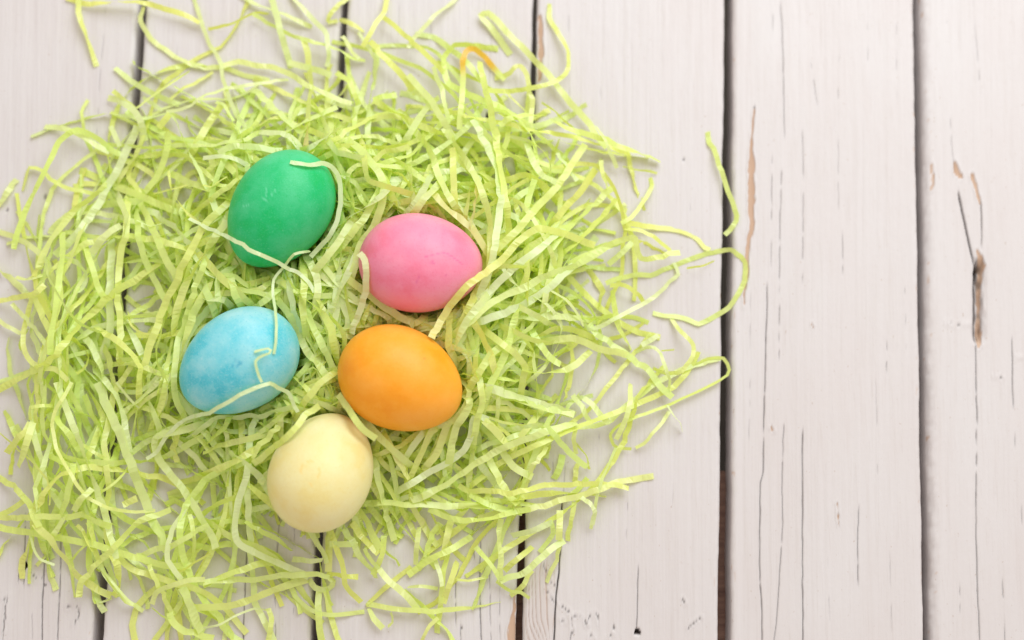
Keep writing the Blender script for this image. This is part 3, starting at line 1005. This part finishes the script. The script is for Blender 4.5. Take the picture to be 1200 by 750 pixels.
def ribbon(x, y, z, width, roll0, rollamp, crease, seed, dye=None, taper=False):
    """paper strip with irregular accordion creases"""
    r = np.random.default_rng(seed)
    P = np.stack([x, y, z], 1)
    s = np.concatenate([[0], np.cumsum(np.linalg.norm(np.diff(P, axis=0), axis=1))])
    L = s[-1]
    pos = [0.0]
    while pos[-1] < L - 0.001:
        pos.append(pos[-1] + r.uniform(0.0022, 0.0065))
    pos = np.array(pos); pos = pos * (L / pos[-1]) if len(pos) > 1 else np.array([0, L])
    amp = np.where(np.arange(len(pos)) % 2 == 0, 1, -1) * r.uniform(0.15, 1.0, len(pos)) * crease
    sm = np.sort(np.concatenate([pos, (pos[1:] + pos[:-1]) / 2]))
    C = np.stack([np.interp(sm, s, P[:, i]) for i in range(3)], 1)
    off = np.interp(sm, pos, amp)
    T = np.gradient(C, axis=0); T /= np.linalg.norm(T, axis=1)[:, None] + 1e-12
    up = np.array([0, 0, 1.0])
    side = np.cross(up, T); side /= np.linalg.norm(side, axis=1)[:, None] + 1e-12
    for _ in range(2):
        side = np.stack([smooth1(side[:, i], 3) for i in range(3)], 1)
        side /= np.linalg.norm(side, axis=1)[:, None] + 1e-9
    N = np.cross(T, side)
    ph = r.uniform(0, 6.28); per = r.uniform(0.03, 0.08)
    roll = roll0 + rollamp * np.sin(sm / per * 6.28 + ph) + np.interp(sm, pos, r.normal(0, .16, len(pos)))
    B = side * np.cos(roll)[:, None] + N * np.sin(roll)[:, None]
    M = np.cross(T, B)
    C = C + M * off[:, None] + B * np.interp(sm, pos, r.normal(0, 1, len(pos)) * crease * 0.7)[:, None]
    w = width * (0.98 + 0.04 * r.random(len(sm)))
    if taper: w = w * np.clip((L - sm) / (0.35 * L), 0.1, 1)
    A1 = C + B * (w / 2)[:, None]; A2 = C - B * (w / 2)[:, None]
    n = len(sm)
    low = np.minimum(A1[:, 2], A2[:, 2])
    lift = np.maximum(0, 0.0004 - low)
    A1[:, 2] += lift; A2[:, 2] += lift
    V = np.empty((2 * n, 3)); V[0::2] = A1; V[1::2] = A2
    i = np.arange(n - 1) * 2
    F = np.stack([i, i + 1, i + 3, i + 2], 1)
    d = np.zeros(n) if dye is None else np.interp(sm / L, np.linspace(0, 1, len(dye)), dye)
    return V, F, np.repeat(d, 2)

def raise_pile(x, y, z, wid, soft=0.75):
    dx = np.gradient(x); dy = np.gradient(y); L = np.hypot(dx, dy) + 1e-9
    for s in (-.4, 0, .4):
        i, j = cells(x - dy / L * wid * s, y + dx / L * wid * s)
        HM[i, j] = np.maximum(HM[i, j], HM[i, j] + (z + 0.0002 - HM[i, j]) * soft)

# --- the deeper mass of the nest: nobody could count it
BLOB = np.array([(85, 190), (160, 160), (260, 125), (400, 115), (520, 135), (620, 160), (680, 205), (715, 280), (720, 380),
                 (690, 450), (640, 520), (600, 580), (520, 610), (430, 630), (340, 610), (250, 590), (180, 560), (110, 520), (80, 450), (90, 370), (75, 280)], float)
def in_blob(x, y, poly=BLOB):
    c = False; n = len(poly); j = n - 1
    for i in range(n):
        xi, yi = poly[i]; xj, yj = poly[j]
        if (yi > y) != (yj > y) and x < (xj - xi) * (y - yi) / (yj - yi) + xi: c = not c
        j = i
    return c
RIM = np.array([(10, 230), (90, 130), (220, 70), (330, 20), (480, 30), (600, 90), (690, 150), (770, 250), (800, 330), (800, 430), (740, 510),
                (700, 590), (630, 650), (560, 700), (450, 720), (330, 740), (220, 740), (150, 690), (60, 640), (5, 580), (5, 420), (30, 330)], float)
BARE_SPOTS = [(165, 345, 34, 26), (15, 385, 40, 40), (175, 590, 50, 30), (95, 520, 14, 14), (60, 200, 50, 50), (330, 625, 34, 26),
              (665, 545, 45, 34), (300, 90, 40, 20), (210, 545, 20, 20), (690, 330, 14, 14)]
def bare_spot(x, y):
    return any(((x - a) / c) ** 2 + ((y - b) / d) ** 2 < 1 for a, b, c, d in BARE_SPOTS)
VF = []; FF = []; TT = []; DD = []; PP = []; nv = 0
count = 0; tries = 0
NFILL = 560
while count < NFILL and tries < 14000:
    tries += 1
    cx = random.uniform(60, 730); cy = random.uniform(110, 640)
    ring = count >= NFILL - 85          # the last ones straggle round the rim
    region = RIM if ring else BLOB
    if ring: cx = random.uniform(0, 800); cy = random.uniform(20, 745)
    if not in_blob(cx, cy, region) or bare_spot(cx, cy) or (ring and (in_blob(cx, cy) or cy > (640 if cx < 300 else 590) or cx > 700 or cy < 125)): continue
    core = in_blob((cx - 430) * 1.3 + 430, (cy - 380) * 1.3 + 380)
    if not ring and not core and random.random() < 0.5: continue
    if cx < 250 and random.random() < 0.35: continue
    # heading: upright on the left, fanning right on the right
    if cx < 300: hd = random.gauss(math.radians(105), 0.5)
    elif cx > 540: hd = random.gauss(math.radians(32), 0.5)
    else: hd = random.uniform(0, math.pi)
    n = int(random.uniform(200, 460) / 2.5)
    k0 = random.gauss(0, 0.006)
    pts = np.zeros((n, 2)); h = hd; x_, y_ = 0.0, 0.0
    for i in range(n):
        if random.random() < 0.035: h += random.gauss(0, 0.4)
        if random.random() < 0.04: k0 = random.gauss(0, 0.016)
        h += k0
        x_ += 2.5 * math.cos(h); y_ -= 2.5 * math.sin(h)
        pts[i] = (x_, y_)
    pts += np.array([cx, cy]) - pts[n // 2]
    keep = [i for i in range(n) if in_blob(*pts[i], region) and not bare_spot(*pts[i])]
    if len(keep) < n * (0.78 if ring else 0.84): continue
    wd = random.uniform(0.0020, 0.0032)
    U = pts[:, 0]; V = pts[:, 1]
    x, y, z = settle(lambda zz: place(U, V, zz), n, wd, False, random.uniform(0, .006) * np.sin(np.linspace(0, math.pi, n)) - 0.010 * (1 - smoothstep(0, 14, np.minimum(np.arange(n), np.arange(n)[::-1]))), random.uniform(.010, .021), 0.019)
    if z.max() > 0.042: continue
    v, f, d = ribbon(x, y, z, wd, random.gauss(0, .55), random.uniform(.1, .95), random.uniform(.00012, .00055), 5000 + count)
    VF.append(v); FF.append(f + nv); nv += len(v)
    TT.append(np.full(len(v), random.random())); DD.append(d); PP.append(np.full(len(v), random.random() ** 2.2 * .7))
    raise_pile(x, y, z, wd, 0.80)
    count += 1
# --- the shreds one can pick out one by one
items = []
for ln in SHREDS.strip().splitlines():
    lab = None
    if '#' in ln: ln, lab = ln.split('#'); lab = lab.strip()
    f = ln.split()
    pts = [];
    for s in f[2:]:
        dy_ = s.startswith('!')
        a, b = s.lstrip('!').split(',')
        pts.append((float(a), float(b), (0.9 if len(f) > 8 else 0.35) if dy_ else 0.0))
    items.append((int(f[0]), float(f[1]), np.array(pts), lab))
order = sorted(range(len(items)), key=lambda i: (items[i][0], i))
# the 300 that show largest are things of their own, the tiniest snippets join the mass
show = sorted((i for i in range(len(items)) if not items[i][3]), key=lambda i: -items[i][1] * np.hypot(*np.diff(items[i][2][:, :2], axis=0).T).sum())
n_named = sum(1 for it in items if it[3])
single = set(show[:300 - n_named]) | {i for i in range(len(items)) if items[i][3]}
tints = {i: min(1, max(0, random.Random(40 + i).gauss(.42, .28))) for i in range(len(items))}
labels = {}
for i in single:
    lvl, wpx, pts, lab = items[i]
    if lab: continue
    mu, mv = pts[:, 0].mean(), pts[:, 1].mean()
    tail = next(t for fn, t in ZONES if fn(mu, mv))
    labels.setdefault((describe(pts, wpx, tints[i]), tail), []).append((mu, i))
LAB = {}
for (d_, tail), lst in labels.items():
    lst.sort()
    for k, (_, i) in enumerate(lst):
        LAB[i] = (d_ + ' ' + tail + ('' if len(lst) == 1 else ', ' + ORD[k] + ' from left'), 'paper shreds ' + tail)
for oi, i in enumerate(order):
    lvl, wpx, pts, lab = items[i]
    r = random.Random(900 + i)
    mu, mv = float(pts[:, 0].mean()), float(pts[:, 1].mean())
    fringe = not in_blob(mu, mv)
    ext = [0, 0]
    if lab is None and not fringe and lvl < 3 and wpx >= 4.5:      # both ends run on and dive into the tangle
        P_ = pts
        for end in (0, 1):
            a_, b_ = (P_[0], P_[1]) if end == 0 else (P_[-1], P_[-2])
            d_ = (a_ - b_)[:2]; d_ = d_ / (np.hypot(*d_) + 1e-9)
            L_ = r.uniform(28, 75); t_ = r.gauss(0, .35)
            d2 = np.array([d_[0] * math.cos(t_) - d_[1] * math.sin(t_), d_[0] * math.sin(t_) + d_[1] * math.cos(t_)])
            e1 = a_[:2] + d_ * L_ * .4; e2 = e1 + d2 * L_ * .6
            if not in_blob(*e2): continue
            ext[end] = L_
            new = np.array([[*e1, 0.0], [*e2, 0.0]])
            P_ = np.vstack([new[::-1], P_]) if end == 0 else np.vstack([P_, new])
        pts = P_
    Q = catmull(pts, 2.5)
    U, V = Q[:, 0], Q[:, 1]
    n = len(U)
    real = max(wpx, r.uniform(8.0, 9.6)) if wpx >= 4.5 else wpx * 1.25
    if fringe and wpx >= 4.5: real = max(wpx * 1.02, 5.0)
    if lvl == 3: real = wpx * (0.92 if wpx < 7.5 else 0.98)
    wd = real * (0.00034 if fringe or wpx < 7.5 else 0.00038)
    pale = 0.9 if lvl == 3 and wpx < 7.5 else r.random() ** 1.8 * .9
    roll0 = math.acos(min(1, wpx / real)) * r.choice((-1, 1)) + r.gauss(0, .12)
    s = np.linspace(0, 1, n)
    ar = r.uniform(0.0, 0.008 if fringe else 0.005)
    arch = ar * np.sin(math.pi * np.clip(s * r.uniform(.8, 1.2), 0, 1)) if lvl < 3 else 0.0020 * np.sin(math.pi * s)
    kk = np.arange(n) * 2.5
    if ext[0]: arch = arch - 0.013 * (1 - smoothstep(0, ext[0] * 1.1, kk))
    if ext[1]: arch = arch - 0.013 * (1 - smoothstep(0, ext[1] * 1.1, kk[::-1]))
    x, y, z = settle(lambda zz: place(U, V, zz), n, wd, lvl == 3, arch, r.uniform(.023, .036))
    rollamp = .2 if lvl == 3 else r.choice((r.uniform(.05, .3), r.uniform(.3, .95)))
    v, f, d = ribbon(x, y, z, wd, roll0, rollamp, r.uniform(.00012, .00055) if wpx >= 4.5 else .00012, 100 + i,
                     np.clip(Q[:, 2], 0, 1), taper=(lab is not None and 'pointed' in lab))
    raise_pile(x, y, z, wd, 0.75)
    if i not in single:
        VF.append(v); FF.append(f + nv); nv += len(v)
        TT.append(np.full(len(v), tints[i])); DD.append(d); PP.append(np.full(len(v), pale))
        continue
    c = v.mean(0); c[2] = v[:, 2].min()
    o = mesh_obj('paper_shred', v - c, f, PAPER, None, {'tint': np.full(len(v), tints[i]), 'dye': d, 'pale': np.full(len(v), pale)}, smooth=False)
    o.location = c
    if lab: tag(o, lab, 'paper shred', 'paper shreds that stand out')
    else: tag(o, LAB[i][0], 'paper shred', LAB[i][1])
o = mesh_obj('shredded_paper', np.vstack(VF), np.vstack(FF), PAPER, None, {'tint': np.concatenate(TT), 'dye': np.concatenate(DD), 'pale': np.concatenate(PP)}, smooth=False)
tag(o, 'dense underlying mass of yellow-green shredded paper forming the nest', 'paper', kind='stuff')
import sys
print('PILE shreds', len(items), 'fill', count, 'tries', tries, 'pile max', HM.max(), 'mean', HM[HM > 0].mean(), file=sys.stderr)
